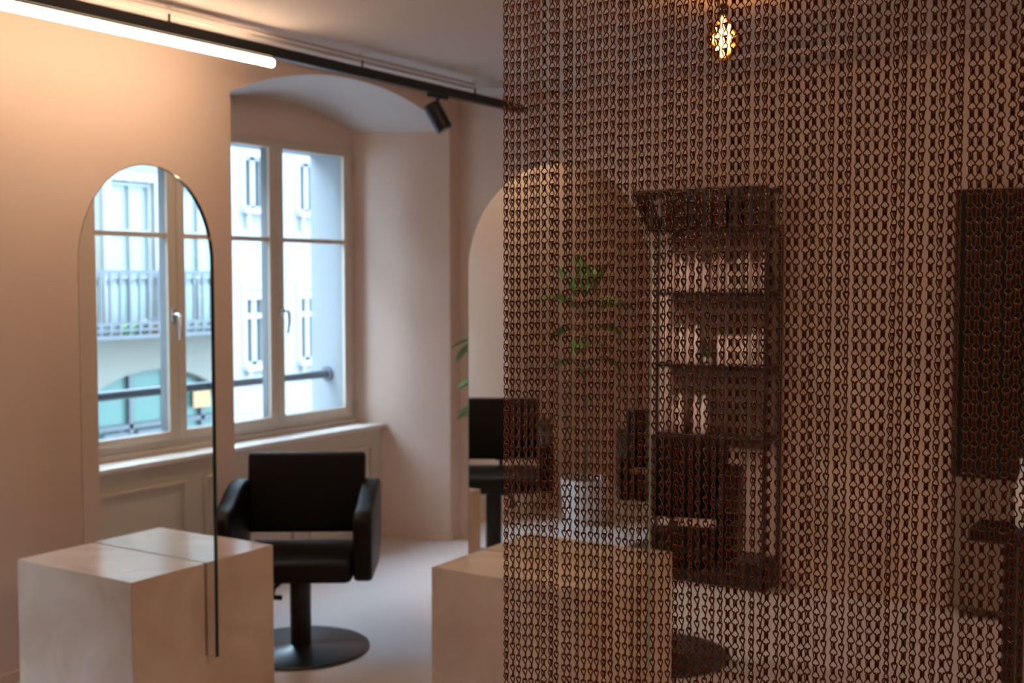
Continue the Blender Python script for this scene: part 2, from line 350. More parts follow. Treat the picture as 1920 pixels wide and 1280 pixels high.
for u, z0, z1 in direct:
    bm = new(); f = 0.05; v0_, v1_ = FV + 0.06, FV + 0.13
    ubox(bm, u - HW, u - HW + f, v0_, v1_, z0, z1); ubox(bm, u + HW - f, u + HW, v0_, v1_, z0, z1); ubox(bm, u - 0.055, u + 0.055, v0_, v1_, z0, z1)
    ubox(bm, u - HW + f, u + HW - f, v0_, v1_, z0, z0 + 0.06); ubox(bm, u - HW + f, u + HW - f, v0_, v1_, z1 - 0.06, z1)
    if z1 < 2: ubox(bm, u - HW + f, u + HW - f, v0_ - 0.03, v1_, z1 - 0.20, z1); ubox(bm, u - HW + f, u + HW - f, v0_ - 0.004, v1_, z1 - 0.56, z1 - 0.46)
    wf = bput('window', bm, M['facade_trim'])
    bm = new(); ubox(bm, u - HW, u + HW, FV + 0.14, FV + 0.15, z0, z1); bput('pane', bm, M['winglass'], wf)
    bm = new(); ubox(bm, u - HW - 0.12, u + HW + 0.12, FV - 0.16, FV + 0.02, z0 - 0.10, z0, 0.01)
    for s_ in (-1, 1): ubox(bm, u + s_ * (HW - 0.02) - 0.04, u + s_ * (HW - 0.02) + 0.04, FV - 0.10, FV, z0 - 0.36, z0 - 0.10, 0.01)
    bput('ledge', bm, M['facade_trim'])
    bm = new()
    for bx in ((u - HW - 0.10, u - HW, z0, z1 + 0.12), (u + HW, u + HW + 0.10, z0, z1 + 0.12), (u - HW, u + HW, z1, z1 + 0.12)): ubox(bm, bx[0], bx[1], FV - 0.03, FV + 0.01, bx[2], bx[3])
    bput('surround', bm, M['facade_trim'])
bm = new(); ubox(bm, 3.0, 30, FV - 0.14, FV, -1.15, -0.98); ubox(bm, 3.0, 30, FV - 0.08, FV, -1.30, -1.15); bput('string_course', bm, M['facade_trim'])
# left half of the front (what the first mirror shows)
French = [(-5.75, -4.85), (-7.95, -7.05), (-9.45, -8.55), (-11.6, -10.7)]
hs2 = [(a, b_, 0.75, 3.20) for a, b_ in French] + [(a, b_, 4.4, 6.6) for a, b_ in French]
ARCHU, ARCHR = -7.95, 2.6
bm = new(); wall_with_holes(bm, -16, 3.0, 0.10, 10, hs2, FV)
ac, hw_, zs_, ris = ARCHU, 1.9, -0.78, 0.80
pa = arch(ac - hw_, ac + hw_, zs_, ris, 16)
for (p, q), (r_, s_) in zip(pa, pa[1:]):
    bm.faces.new([bm.verts.new(x) for x in (P(p, FV, q), P(r_, FV, s_), P(r_, FV, 0.10), P(p, FV, 0.10))])
    bm.faces.new([bm.verts.new(x) for x in (P(p, FV, q), P(r_, FV, s_), P(r_, FV + 0.3, s_), P(p, FV + 0.3, q))])
for a, b_ in ((-16, ac - hw_), (ac + hw_, 3.0)): bm.faces.new([bm.verts.new(x) for x in (P(a, FV, -4), P(b_, FV, -4), P(b_, FV, 0.10), P(a, FV, 0.10))])
bput('wall', bm, M['facade_cream'], None, 'cream rendered left half of the front')
bm = new(); ubox(bm, ac - hw_, ac + hw_, FV + 0.25, FV + 0.27, -4, 0.15); sf = bput('shop_window', bm, M['tealglass'], None, 'teal glass shop window under a flat arch')
bm = new()
for du in (-1.2, -0.4, 0.4, 1.2): ubox(bm, ac + du - 0.04, ac + du + 0.04, FV + 0.16, FV + 0.25, -4, 0.1)
ubox(bm, ac - hw_, ac + hw_, FV + 0.16, FV + 0.25, -0.98, -0.90); bput('shop_frame', bm, M['iron'], sf)
bm = new(); ubox(bm, ac - 1.35, ac - 0.95, FV + 0.12, FV + 0.15, -0.75, -0.38); bput('orange_sign', bm, M['orange'], sf, 'orange square sign')
for du0, du1 in ((-0.36, 0.30), (0.5, 1.0)):
    bm = new(); ubox(bm, ac + du0, ac + du1, FV + 0.12, FV + 0.15, -1.6, -1.02); bput('poster', bm, M['iron'], sf)
for a, b_, z0, z1 in hs2:
    bm = new(); f = 0.07; v0_, v1_ = FV + 0.04, FV + 0.12; c_ = (a + b_) / 2
    ubox(bm, a, a + f, v0_, v1_, z0, z1); ubox(bm, b_ - f, b_, v0_, v1_, z0, z1); ubox(bm, c_ - 0.02, c_ + 0.02, v0_, v1_, z0, z1)
    for zz in (z0 + 0.04, z0 + 0.85, z0 + 1.62, z1 - 0.05): ubox(bm, a + f, b_ - f, v0_ - 0.004, v1_, zz - 0.025, zz + 0.025)
    wf = bput('window', bm, M['facade_trim']); bm = new(); ubox(bm, a, b_, FV + 0.13, FV + 0.14, z0, z1); bput('pane', bm, M['skyglass'], wf)
    bm = new()
    for bx in ((a - 0.16, a, z0, z1 + 0.16), (b_, b_ + 0.16, z0, z1 + 0.16), (a, b_, z1, z1 + 0.16)): ubox(bm, bx[0], bx[1], FV - 0.05, FV + 0.01, bx[2], bx[3])
    bput('surround', bm, M['facade_trim'])
# balcony
b0, b1 = -11.9, -4.3
bm = new(); ubox(bm, b0, b1, FV - 0.9, FV, 0.61, 0.68, 0.01)
bal = bput('balcony', bm, M['iron'])
bm = new()
for zz, t_ in ((1.68, 0.03), (1.62, 0.012), (0.86, 0.02), (0.76, 0.02)): ubox(bm, b0, b1, FV - 0.88, FV - 0.84, zz - t_, zz + t_)
bput('rail', bm, M['iron'], bal)
bmesh_src = None
k = 0; u = b0 + 0.05
while u < b1:
    if bmesh_src is None:
        bm = new(); ubox(bm, u - 0.018, u + 0.018, FV - 0.875, FV - 0.845, 0.68, 1.66); ubox(bm, u - 0.035, u + 0.035, FV - 0.885, FV - 0.835, 1.47, 1.56); ubox(bm, u - 0.035, u + 0.035, FV - 0.885, FV - 0.835, 0.74, 0.84)
        bmesh_src = bput('baluster', bm, M['iron'], bal)
    else:
        c2 = bmesh_src.copy(); COL.objects.link(c2); c2.parent = bal; c2.location = P(k * 0.19, 0, 0)
    k += 1; u += 0.19
for du, m_, h_ in ((-7.35, 'orange', 0.10), (-7.55, 'bar', 0.16), (-7.2, 'facade', 0.14), (-7.8, 'iron', 0.14), (-6.9, 'leaf', 0.10)):
    bm = new(); c_ = P(du, FV - 0.6, 0.68); lathe(bm, [(0.10, 0), (0.14, h_ * 0.6), (0.12, h_ * 0.7), (0.16, h_ * 1.3), (0.05, h_ * 1.7)], 12, c_); bput('flower_pot', bm, M[m_], bal, None, True)
# street
bm = new(); ubox(bm, -30, 40, 5.0, FV + 0.01, -4.2, -4.0); struct(link_mesh('street', bm, M['street']), 'street between the two houses', 'street')

# ------------------------------------------------------------------ stone stations with slotted arched mirrors
TOP = 0.575
def stone(u0, v0, label):
    wd, dp = 0.658, 0.610; uc = u0 + wd / 2; vc = v0 + dp / 2
    bm = new(); g = 0.0100; hw = wd / 2; hd = dp / 2; slot = 0.245
    # two halves divided by the slot, joined by a web under the mirror
    prof = [(-hw, 0), (hw, 0), (hw, TOP), (g, TOP), (g, slot), (-g, slot), (-g, TOP), (-hw, TOP)]
    fa, fb, _s = prism(bm, prof, lambda a, b_: Vector((-hd, a, b_)), lambda a, b_: Vector((hd, a, b_)))
    bmesh.ops.recalc_face_normals(bm, faces=bm.faces[:])
    bmesh.ops.bevel(bm, geom=[e_ for e_ in bm.edges], offset=0.0022, segments=2, affect='EDGES')
    o = link_mesh('stone_block', bm, M['stone'], None, 'sharp', P(uc, vc, 0)); tag(o, label, 'pedestal', 'stone mirror pedestals'); return uc, vc
c1 = stone(2.540, 3.107, 'polished beige stone block under the uncovered mirror, the whole block in plain view')
c2_ = stone(3.243, 1.793, 'polished beige stone block half hidden behind the chain curtain')
def mirror(uc, vn, vf, ztop, label, edge='green_edge'):
    t_ = 0.014; zb = 0.246; wdt = vf - vn; r_ = wdt / 2; vc = (vn + vf) / 2
    o_ = thing('standing_mirror', label, 'mirror', P(uc, vc, zb), 0, 'arched station mirrors')
    n = 48; pts = [(-r_, 0), (r_, 0)] + [(r_ * math.cos(math.pi * k / n), ztop - r_ - zb + r_ * math.sin(math.pi * k / n)) for k in range(n + 1)]
    pi = [(x_ * (1 - 0.004 / r_), max(z_, 0.0) - (0.003 if z_ > 0.5 else -0.002)) for x_, z_ in pts]
    bm = new(); h_ = t_ / 2 - 0.001
    prism(bm, pts, lambda a, b_: Vector((a, -h_, b_)), lambda a, b_: Vector((a, h_, b_)))
    link_mesh('glass_edge', bm, M[edge], o_, 'sharp')
    for s_ in (-1, 1):
        bm = new(); bm.faces.new([bm.verts.new((a, s_ * t_ / 2, b_)) for a, b_ in pi]); r2 = bmesh.ops.extrude_face_region(bm, geom=bm.faces[:])
        bmesh.ops.translate(bm, vec=(0, -s_ * 0.0008, 0), verts=[v for v in r2['geom'] if isinstance(v, bmesh.types.BMVert)])
        link_mesh('mirror_face', bm, M['mirror'], o_)
mirror(c1[0], 3.060, 3.775, 1.985, 'tall frameless arched mirror reflecting the bright window, standing in the left stone block')
mirror(c2_[0], 1.724, 2.470, 1.980, 'tall frameless arched mirror partly behind the chain curtain, showing plant and chair', 'pale_edge')

# ------------------------------------------------------------------ salon chairs
def make_chair(label, loc, rz, lift=0.0, post=False, group='black salon chairs'):
    t_ = thing('salon_chair', label, 'chair', loc, rz, group); L_ = lift
    bm = new(); box(bm, (-0.245, -0.235, 0.335 + L_), (0.245, 0.21, 0.430 + L_), 0.03, 4); link_mesh('seat', bm, M['leather'], t_, 'all')
    bm = new(); box(bm, (-0.257, -0.035, -0.175), (0.257, 0.035, 0.175), 0.018, 4)
    bmesh.ops.rotate(bm, cent=(0, 0, 0), matrix=Matrix.Rotation(R(-7), 3, 'X'), verts=bm.verts[:]); bmesh.ops.translate(bm, vec=(0, 0.215, 0.635 + L_), verts=bm.verts[:])
    link_mesh('backrest', bm, M['leather'], t_, 'all')
    prof = [(-0.17, 0.335), (-0.215, 0.345), (-0.238, 0.38), (-0.243, 0.45), (-0.243, 0.57), (-0.236, 0.60), (-0.215, 0.622), (-0.18, 0.632), (-0.13, 0.637), (-0.08, 0.646), (-0.03, 0.662),
            (0.03, 0.680), (0.09, 0.692), (0.16, 0.697), (0.215, 0.695), (0.240, 0.680), (0.247, 0.65), (0.245, 0.55), (0.232, 0.46), (0.205, 0.395), (0.16, 0.352), (0.11, 0.335)]
    for s_ in (-1, 1):
        bm = new(); x0, x1 = (0.248, 0.325) if s_ > 0 else (-0.325, -0.248)
        prism(bm, prof, lambda a, b_: Vector((x0, a, b_ + L_)), lambda a, b_: Vector((x1, a, b_ + L_)), 0.018); link_mesh('armrest', bm, M['leather'], t_, 'all')
    bm = new(); box(bm, (-0.10, -0.10, 0.312 + L_), (0.10, 0.10, 0.336 + L_), 0.005); link_mesh('seat_plate', bm, M['black'], t_)
    bm = new(); cyl(bm, (0, 0, 0.165 + L_ / 2), 0.044, 0.30 + L_, 32); link_mesh('column', bm, M['black'], t_, True)
    bm = new(); lathe(bm, [(0.286, 0), (0.290, 0.004), (0.290, 0.010), (0.284, 0.014), (0.060, 0.018), (0.052, 0.024)], 72); link_mesh('base', bm, M['base'], t_, True)
    bm = new(); tube(bm, [(-0.03, -0.02, 0.305 + L_), (-0.075, -0.04, 0.300 + L_), (-0.105, -0.05, 0.275 + L_), (-0.115, -0.055, 0.235 + L_)], [0.010, 0.010, 0.011, 0.013], 8); tube(bm, [(-0.115, -0.055, 0.238 + L_), (-0.07, -0.045, 0.232 + L_)], 0.011, 8)
    link_mesh('lever', bm, M['black'], t_, True)
    if post:
        bm = new(); box(bm, (-0.075, 0.21, 0.452 + L_), (-0.005, 0.235, 0.47 + L_), 0.003); box(bm, (-0.052, 0.205, 0.40 + L_), (-0.028, 0.235, 0.455 + L_), 0.003)
        link_mesh('back_post', bm, M['black'], t_)
    return t_
make_chair('black padded salon chair in plain view beside the left stone block', P(3.67, 3.41), R(34), 0.0)
make_chair('black padded salon chair behind the chain curtain, in front of the storage rack', P(4.41, 2.08), R(17), 0.085)
make_chair('black padded salon chair seen only in the second mirror, left of the reflected plant', P(1.74, 3.56), R(147), 0.085, True)
make_chair('black salon chair with only an armrest reflected at the right rim of the second mirror', P(1.02, 2.80), R(150), 0.0)

# ------------------------------------------------------------------ plants
def leaf_mesh(name, L_, W_, droop, fold):
    bm = new(); n = 8; rows = []
    for i in range(n + 1):
        t_ = i / n; w_ = W_ * (math.sin(math.pi * t_ ** 0.75) ** 0.8 if 0 < t_ < 1 else 0.02) * (1 + 0.06 * math.sin(9 * t_))
        y = L_ * (t_ - 0.12 * droop * t_ * t_); z = -droop * L_ * 0.45 * t_ * t_
        rows.append([bm.verts.new((-w_, y, z + fold * w_)), bm.verts.new((0, y, z)), bm.verts.new((w_, y, z + fold * w_))])
    for A, B in zip(rows, rows[1:]):
        bm.faces.new((A[0], A[1], B[1], B[0])); bm.faces.new((A[1], A[2], B[2], B[1]))
    bmesh.ops.recalc_face_normals(bm, faces=bm.faces[:])
    r2 = bmesh.ops.extrude_face_region(bm, geom=bm.faces[:]); bmesh.ops.translate(bm, vec=(0, 0, 0.0012), verts=[v for v in r2['geom'] if isinstance(v, bmesh.types.BMVert)])
    bmesh.ops.recalc_face_normals(bm, faces=bm.faces[:])
    me = bpy.data.meshes.new(name); bm.to_mesh(me); bm.free(); me.materials.append(M['leaf'])
    for p in me.polygons: p.use_smooth = True
    return me
LEAF = [leaf_mesh('leaf', 0.31, 0.075, 0.7, 0.35), leaf_mesh('leaf', 0.25, 0.078, 0.35, 0.5), leaf_mesh('leaf', 0.33, 0.078, 1.0, 0.3)]
def plant(label, loc, rz, height, tiers, pot_r=0.155, pot_h=0.29):
    t_ = thing('potted_plant', label, 'plant', loc, rz)
    bm = new(); lathe(bm, [(pot_r * 0.80, 0), (pot_r * 0.92, pot_h * 0.3), (pot_r, pot_h), (pot_r * 0.92, pot_h), (pot_r * 0.88, pot_h - 0.03), (0.02, pot_h - 0.03)], 40); link_mesh('pot', bm, M['white'], t_, True)
    bm = new(); lathe(bm, [(pot_r * 0.88, pot_h - 0.05), (pot_r * 0.88, pot_h - 0.028), (0.01, pot_h - 0.022)], 24); link_mesh('soil', bm, M['soil'], t_, True)
    bm = new(); tube(bm, [(0, 0, pot_h - 0.04), (0.012, 0.005, pot_h + 0.2 * (height - pot_h)), (-0.010, 0.008, pot_h + 0.6 * (height - pot_h)), (0, 0, height - 0.12)], [0.014, 0.012, 0.010, 0.006], 8)
    link_mesh('trunk', bm, M['stem'], t_, True)
    rr = random.Random(int(height * 1000))
    for z_, az, pitch, k, sc in tiers:
        a = R(az); st = Vector((0, 0, z_)); e_ = st + Vector((math.sin(a) * 0.07, math.cos(a) * 0.07, 0.05 + 0.04 * math.sin(R(pitch))))
        bm = new(); tube(bm, [st, (st + e_) / 2 + Vector((0, 0, 0.012)), e_], [0.005, 0.004, 0.003], 6); stk = link_mesh('leaf_stalk', bm, M['stem'], t_, True)
        lf = bpy.data.objects.new('leaf', LEAF[k]); COL.objects.link(lf); lf.parent = stk
        lf.matrix_local = Matrix.Translation(e_) @ Matrix.Rotation(-a, 4, 'Z') @ Matrix.Rotation(R(pitch), 4, 'X') @ Matrix.Rotation(R(rr.uniform(-25, 25)), 4, 'Y') @ Matrix.Scale(sc, 4)
    return t_
tiers = [(1.42, 10, 78, 1, 1.0), (1.40, 100, 70, 1, 0.95), (1.38, 200, 62, 1, 1.05), (1.36, 300, 66, 1, 1.0), (1.33, 60, 22, 0, 1.0), (1.32, 240, 25, 0, 1.05), (1.30, 150, 20, 0, 0.95), (1.31, 330, 30, 0, 0.95),
         (1.20, 75, 8, 0, 0.85), (1.18, 250, 10, 2, 0.85), (1.12, 20, 0, 0, 0.8), (1.10, 180, 5, 0, 0.8), (1.02, 110, -5, 2, 0.7), (0.98, 280, 0, 0, 0.75), (0.94, 210, -10, 1, 0.8), (0.75, 60, 10, 1, 0.5), (0.55, 260, 5, 1, 0.35)]
plant('tall broad-leaved plant in a white pot, seen only reflected in the second mirror', P(0.54, 3.65), 0, 1.56, tiers)
tiers2 = [(1.36, 0, 72, 1, 0.7), (1.34, 165, 62, 0, 0.6), (1.30, 270, 50, 0, 0.9), (1.20, 90, -8, 0, 0.95), (1.20, 100, 5, 0, 0.9), (1.05, 285, 5, 2, 0.9), (1.00, 105, -10, 1, 0.95), (0.97, 80, -15, 1, 0.8), (0.90, 200, 10, 0, 0.8), (0.82, 96, -5, 1, 0.95), (0.84, 118, 0, 1, 0.8), (0.80, 330, 10, 0, 0.8)]
plant('green broad-leaved plant standing behind the second mirror, its leaf tips showing left of it', P(5.20, 3.36), R(0), 1.45, [(z, -az - 0, p, k, s) for z, az, p, k, s in tiers2], 0.14, 0.26)

# ------------------------------------------------------------------ lighting track, tube, spotlights
TV, TZ = 3.60, 0.945 + EYE
t_ = thing('lighting_track', 'long black lighting track hanging just under the ceiling along the window wall', 'track', P(3.0, TV, TZ))
bm = new(); L_ = P(3.0, TV, TZ)
def tput(name, bm_, m_, par, o_, smooth=False):
    bmesh.ops.translate(bm_, vec=-Vector(o_), verts=bm_.verts[:]); return link_mesh(name, bm_, m_, par, smooth)
ubox(bm, -1.2, 5.74, TV - 0.018, TV + 0.018, TZ, TZ + 0.046, 0.003); tput('rail', bm, M['black'], t_, L_)
for u in (-0.9, 0.1, 1.13, 2.13, 3.17, 4.33, 5.27):
    bm = new(); tube(bm, [P(u, TV, TZ + 0.04), P(u, TV, H - 0.012)], 0.0018, 6); hg = tput('hanger', bm, M['chrome'], t_, L_, True)
    bm = new(); ubox(bm, u - 0.03, u + 0.03, TV - 0.02, TV + 0.02, TZ + 0.038, TZ + 0.046, 0.002); tube(bm, [P(u, TV, TZ + 0.044), P(u, TV, TZ + 0.078)], 0.005, 8); tput('clip', bm, M['black'], hg, L_)
    bm = new(); cyl(bm, P(u, TV, H - 0.008), 0.014, 0.016, 16); tput('ceiling_cup', bm, M['chrome'], hg, L_, True)
def tube_lamp(u0, u1, v_, zt, label, mt):
    o_ = P((u0 + u1) / 2, v_, zt); t2 = thing('tube_light', label, 'lamp', o_, 0)
    bm = new(); ubox(bm, u0, u1, v_ - 0.013, v_ + 0.013, zt - 0.008, zt, 0.002); tput('housing', bm, M['black'], t2, o_)
    bm = new(); r_ = 0.017; n = 12; pr = [(r_ * math.cos(2 * math.pi * k / n), r_ * math.sin(2 * math.pi * k / n)) for k in range(n)]
    prism(bm, pr, lambda a, b_: P(u0 + 0.01, v_ + a, zt - 0.025 + b_), lambda a, b_: P(u1 - 0.002, v_ + a, zt - 0.025 + b_), 0.004); tput('diffuser', bm, mt, t2, o_, True)
tube_lamp(2.33, 3.735, TV, TZ, 'glowing warm-white tube lamp clipped under the black track near the camera', M['tube'])
def spot(u, v_, zt, rx, rz, label, power, ang):
    o_ = P(u, v_, zt); t2 = thing('track_spotlight', label, 'spotlight', o_, 0, 'track spotlights')
    bm = new(); ubox(bm, u - 0.075, u + 0.075, v_ - 0.016, v_ + 0.016, zt - 0.020, zt, 0.003); tput('adapter', bm, M['black'], t2, o_)
    bm = new(); tube(bm, [P(u, v_, zt - 0.018), P(u, v_, zt - 0.07)], 0.010, 10); tput('stem', bm, M['black'], t2, o_, True)
    hd = bpy.data.objects.new('head', None)
    bm = new(); lathe(bm, [(0.040, 0.075), (0.045, 0.070), (0.045, -0.070), (0.042, -0.075), (0.038, -0.074), (0.036, -0.060)], 32)
    me = link_mesh('head', bm, M['black'], t2, True); mtx = Matrix.Rotation(rz, 4, 'Z') @ Matrix.Rotation(rx, 4, 'X')
    me.matrix_local = Matrix.Translation((0, 0, -0.115)) @ mtx
    bm = new(); cyl(bm, (0, 0, -0.0605), 0.035, 0.002, 24); ln = link_mesh('lens', bm, M['spotlens'], me, True)
    l = bpy.data.lights.new('spot_beam', 'SPOT'); l.energy = power; l.color = (1.0, 0.74, 0.52); l.spot_size = ang; l.spot_blend = 0.6; l.shadow_soft_size = 0.03
    lo = bpy.data.objects.new('spot_beam', l); COL.objects.link(lo); lo.parent = me; lo.location = (0, 0, -0.078)
    return t2
spot(4.93, TV, TZ, R(28), R(-57), 'black cylinder spotlight on the track in front of the arched niche', 30, R(75))

tube_lamp(0.15, 1.75, TV, TZ, 'added warm fill tube on the black track, out of view near the camera', M['fill_track'])  # added fill lamp, brightens the wall that the second mirror reflects
# unseen ceiling tubes added as warm fill for the right of the room
tube_lamp(1.85, 3.35, 0.3, H - 0.02, 'added warm fill tube, unseen, on the ceiling above the passage', M['fill_room'])
tube_lamp(2.6, 4.1, -0.6, H - 0.02, 'added warm fill tube, unseen, on the ceiling in the right part of the room', M['fill_far'])

# ------------------------------------------------------------------ amber pendant
pu, pv, pz = 4.22, 1.746, 2.485
t_ = thing('pendant_lamp', 'small amber glass pendant lamp with a bright filament behind the chains', 'lamp', P(pu, pv, pz))
bm = new(); lathe(bm, [(0.012, 0.085), (0.022, 0.070), (0.048, 0.045), (0.068, 0.005), (0.066, -0.030), (0.045, -0.068), (0.012, -0.088)], 32); link_mesh('glass_bulb', bm, M['amber'], t_, True)
bm = new(); lathe(bm, [(0.018, 0.078), (0.020, 0.120), (0.008, 0.128)], 20); link_mesh('socket', bm, M['black'], t_, True)
bm = new(); tube(bm, [(0, 0, 0.125), (0, 0, H - pz - 0.004)], 0.003, 6); link_mesh('cord', bm, M['black'], t_, True)
bm = new(); tube(bm, [(0, 0, 0.075), (0, 0, -0.070)], [0.005, 0.008], 8)
for k in range(3):  # crossing glow bars imitate the lamp's star-shaped highlight
    a = R(k * 60); tube(bm, [(math.cos(a) * 0.045, math.sin(a) * 0.045, 0.004), (-math.cos(a) * 0.045, -math.sin(a) * 0.045, -0.004)], 0.0035, 6)
for s_ in (-1, 1): tube(bm, [(s_ * 0.025, 0, 0.045), (s_ * 0.012, 0, 0), (s_ * 0.025, 0, -0.045)], 0.003, 6)
link_mesh('filament', bm, M['filament'], t_, True)

# ------------------------------------------------------------------ storage rack and its bottles
RU0, RU1, RV0, RV1 = 5.57, 5.77, 2.06, 2.655
t_ = thing('storage_rack', 'narrow black metal storage rack against the end wall, seen through the chains', 'rack', P((RU0 + RU1) / 2, (RV0 + RV1) / 2, 0)); L_ = Vector(t_.location)
for u, v_, zt in ((RU0, RV0, 1.813), (RU0, RV1, 1.813), (RU1, RV0, 1.85), (RU1, RV1, 1.85)):
    bm = new(); ubox(bm, u - 0.010, u + 0.010, v_ - 0.010, v_ + 0.010, 0, zt, 0.002); tput('post', bm, M['black'], t_, L_)
SH = [1.507, 1.135, 0.775]
for z_ in SH:
    bm = new(); ubox(bm, RU0 - 0.005, RU1 + 0.005, RV0 - 0.005, RV1 + 0.005, z_ - 0.022, z_, 0.003); tput('shelf', bm, M['black'], t_, L_)
bm = new(); ubox(bm, RU0 + 0.120, RU0 + 0.126, RV0 + 0.015, RV1 - 0.015, 0.70, 1.80); tput('shade_panel', bm, M['shelf_shade'], t_, L_)  # dark sheet standing in for the shade between the shelves
bm = new(); ubox(bm, RU0 - 0.01, RU1 + 0.01, RV0 - 0.01, RV1 + 0.01, 0.01, 0.15, 0.004); tput('plinth', bm, M['black'], t_, L_)
bm = new(); tube(bm, [P(RU0 - 0.01, RV0 - 0.03, 1.62), P(RU0 - 0.03, RV0 - 0.045, 1.58), P(RU0 - 0.03, RV0 - 0.045, 1.52), P(RU0 - 0.01, RV0 - 0.03, 1.48), P(RU0 + 0.004, RV0, 1.47), P(RU0 + 0.004, RV0, 1.63)], 0.006, 6, True); tput('hook', bm, M['black'], t_, L_)
# flared crate on top
zc0, zc1 = 1.815, 2.035
ct = thing('storage_crate', 'dark slatted crate with flared left end on top of the rack', 'crate', P((RU0 + RU1) / 2, (RV0 + RV1) / 2, zc0)); L2 = Vector(ct.location)
bm = new(); pr = [(RV0 - 0.0, zc0), (RV1 + 0.045, zc0), (RV1 + 0.05, zc0 + 0.012), (RV0 - 0.0, zc0 + 0.012)]
prism(bm, pr, lambda a, b_: P(RU0 - 0.02, a, b_), lambda a, b_: P(RU1 - 0.02, a, b_)); tput('bottom', bm, M['black'], ct, L2)
for u in (RU0 - 0.03, RU1 - 0.02):
    bm = new(); pr = [(RV0 - 0.01, zc1 - 0.03), (RV1 + 0.13, zc1 - 0.03), (RV1 + 0.145, zc1), (RV0 - 0.01, zc1)]
    prism(bm, pr, lambda a, b_: P(u, a, b_), lambda a, b_: P(u + 0.01, a, b_)); tput('rim', bm, M['black'], ct, L2)
bm = new(); pr = [(RV1 + 0.045, zc0), (RV1 + 0.135, zc1), (RV1 + 0.147, zc1), (RV1 + 0.057, zc0)]
prism(bm, pr, lambda a, b_: P(RU0 - 0.03, a, b_), lambda a, b_: P(RU1 - 0.01, a, b_)); tput('flared_end', bm, M['black'], ct, L2)
for k in range(9):
    v_ = RV0 + 0.0 + k * 0.0765; bm = new(); ubox(bm, RU0 - 0.032, RU0 - 0.018, v_ - 0.007, v_ + 0.007, zc0, zc1 - 0.02, 0.002); tput('slat', bm, M['black'], ct, L2)
for k in range(8):
    v_ = RV1 - 0.005 - k * 0.0765; o_ = P(RU0 + 0.06, v_ - 0.03, zc0 + 0.013); q = thing('product_box', '', 'box', o_, 0, 'dark boxes in the crate')
    q['label'] = 'dark product box in the crate on the rack, ' + ['beside its flared end', 'second from its flared end', 'third from its flared end', 'fourth from its flared end', 'fourth from its straight end', 'third from its straight end', 'second from its straight end', 'at its straight end'][k]
    h_ = 0.150 + 0.02 * rnd.random(); bm = new(); box(bm, (-0.026, -0.05, 0), (0.026, 0.05, h_), 0.003); link_mesh('carton', bm, M['darkbox'], q)
    bm = new(); box(bm, (-0.020, -0.042, h_), (0.020, 0.042, h_ + 0.012), 0.003); link_mesh('lid', bm, M['greycap'], q)
BOT = {'tall': ([(0.016, 0), (0.0185, 0.004), (0.0185, 0.150), (0.013, 0.160), (0.010, 0.163)], [(0.011, 0.163), (0.011, 0.193), (0.008, 0.197)], 'tall capped'),
       'pump': ([(0.016, 0), (0.019, 0.004), (0.019, 0.125), (0.010, 0.137), (0.008, 0.140)], [(0.009, 0.140), (0.009, 0.155), (0.004, 0.157), (0.004, 0.178), (0.009, 0.180), (0.009, 0.186)], 'pump-topped'),
       'tube': ([(0.017, 0.030), (0.018, 0.034), (0.015, 0.12), (0.010, 0.175), (0.005, 0.190)], [(0.015, 0), (0.016, 0.003), (0.016, 0.030), (0.014, 0.0301)], 'tapering'),
       'short': ([(0.018, 0), (0.020, 0.004), (0.020, 0.115), (0.016, 0.122)], [(0.017, 0.122), (0.017, 0.146), (0.015, 0.149)], 'short wide')}
bot_mesh = {}
def bottle(style, tint):
    q = bpy.data.objects.new('product_bottle', None); COL.objects.link(q); q.empty_display_size = 0.05; q['category'] = 'bottle'
    for part, prof in (('body', BOT[style][0]), ('cap', BOT[style][1])):
        key = (style, tint, part)
        if key in bot_mesh:
            o = bpy.data.objects.new(part, bot_mesh[key]); COL.objects.link(o); o.parent = q
        else:
            b_ = new(); lathe(b_, prof, 16); o = link_mesh(part, b_, M[tint], q, True); bot_mesh[key] = o.data
    return q
ordw = ['first', 'second', 'third', 'fourth', 'fifth', 'sixth', 'seventh', 'eighth', 'ninth', 'tenth', 'eleventh', 'twelfth', 'thirteenth']
rows = [('top shelf of the rack', SH[0], [None, ('tall', 'blush'), ('tall', 'cream'), ('pump', 'blush'), ('tall', 'cream'), ('short', 'blush'), ('tube', 'blush'), ('tall', 'blush'), ('short', 'blush'), ('tube', 'cream'), ('tall', 'cream'), ('short', 'blush'), ('tall', 'cream')]),
        ('middle shelf of the rack', SH[1], [('tall', 'blush'), ('tall', 'blush'), ('tall', 'cream'), ('tube', 'blush'), ('tall', 'cream'), None, None, ('short', 'blush'), ('short', 'blush'), ('short', 'blush'), ('short', 'cream'), ('tall', 'cream'), ('tube', 'blush')]),
        ('low shelf of the rack', SH[2], [('tall', 'blush'), ('pump', 'blush'), ('tall', 'cream'), None, ('tall', 'blush'), ('tall', 'cream')])]
for row, z_, items in rows:
    k = 0
    for i_, it in enumerate(items):
        if it is None: continue
        q = bottle(*it); q.location = P(RU0 + 0.055 + rnd.uniform(-0.008, 0.008), 2.63 - i_ * 0.0445, z_)
        q['label'] = '%s %s bottle, %s from the mirror on the %s' % ({'cream': 'cream', 'blush': 'pink'}[it[1]], BOT[it[0]][2], ordw[k], row)
        q['group'] = 'bottles on the ' + row; k += 1
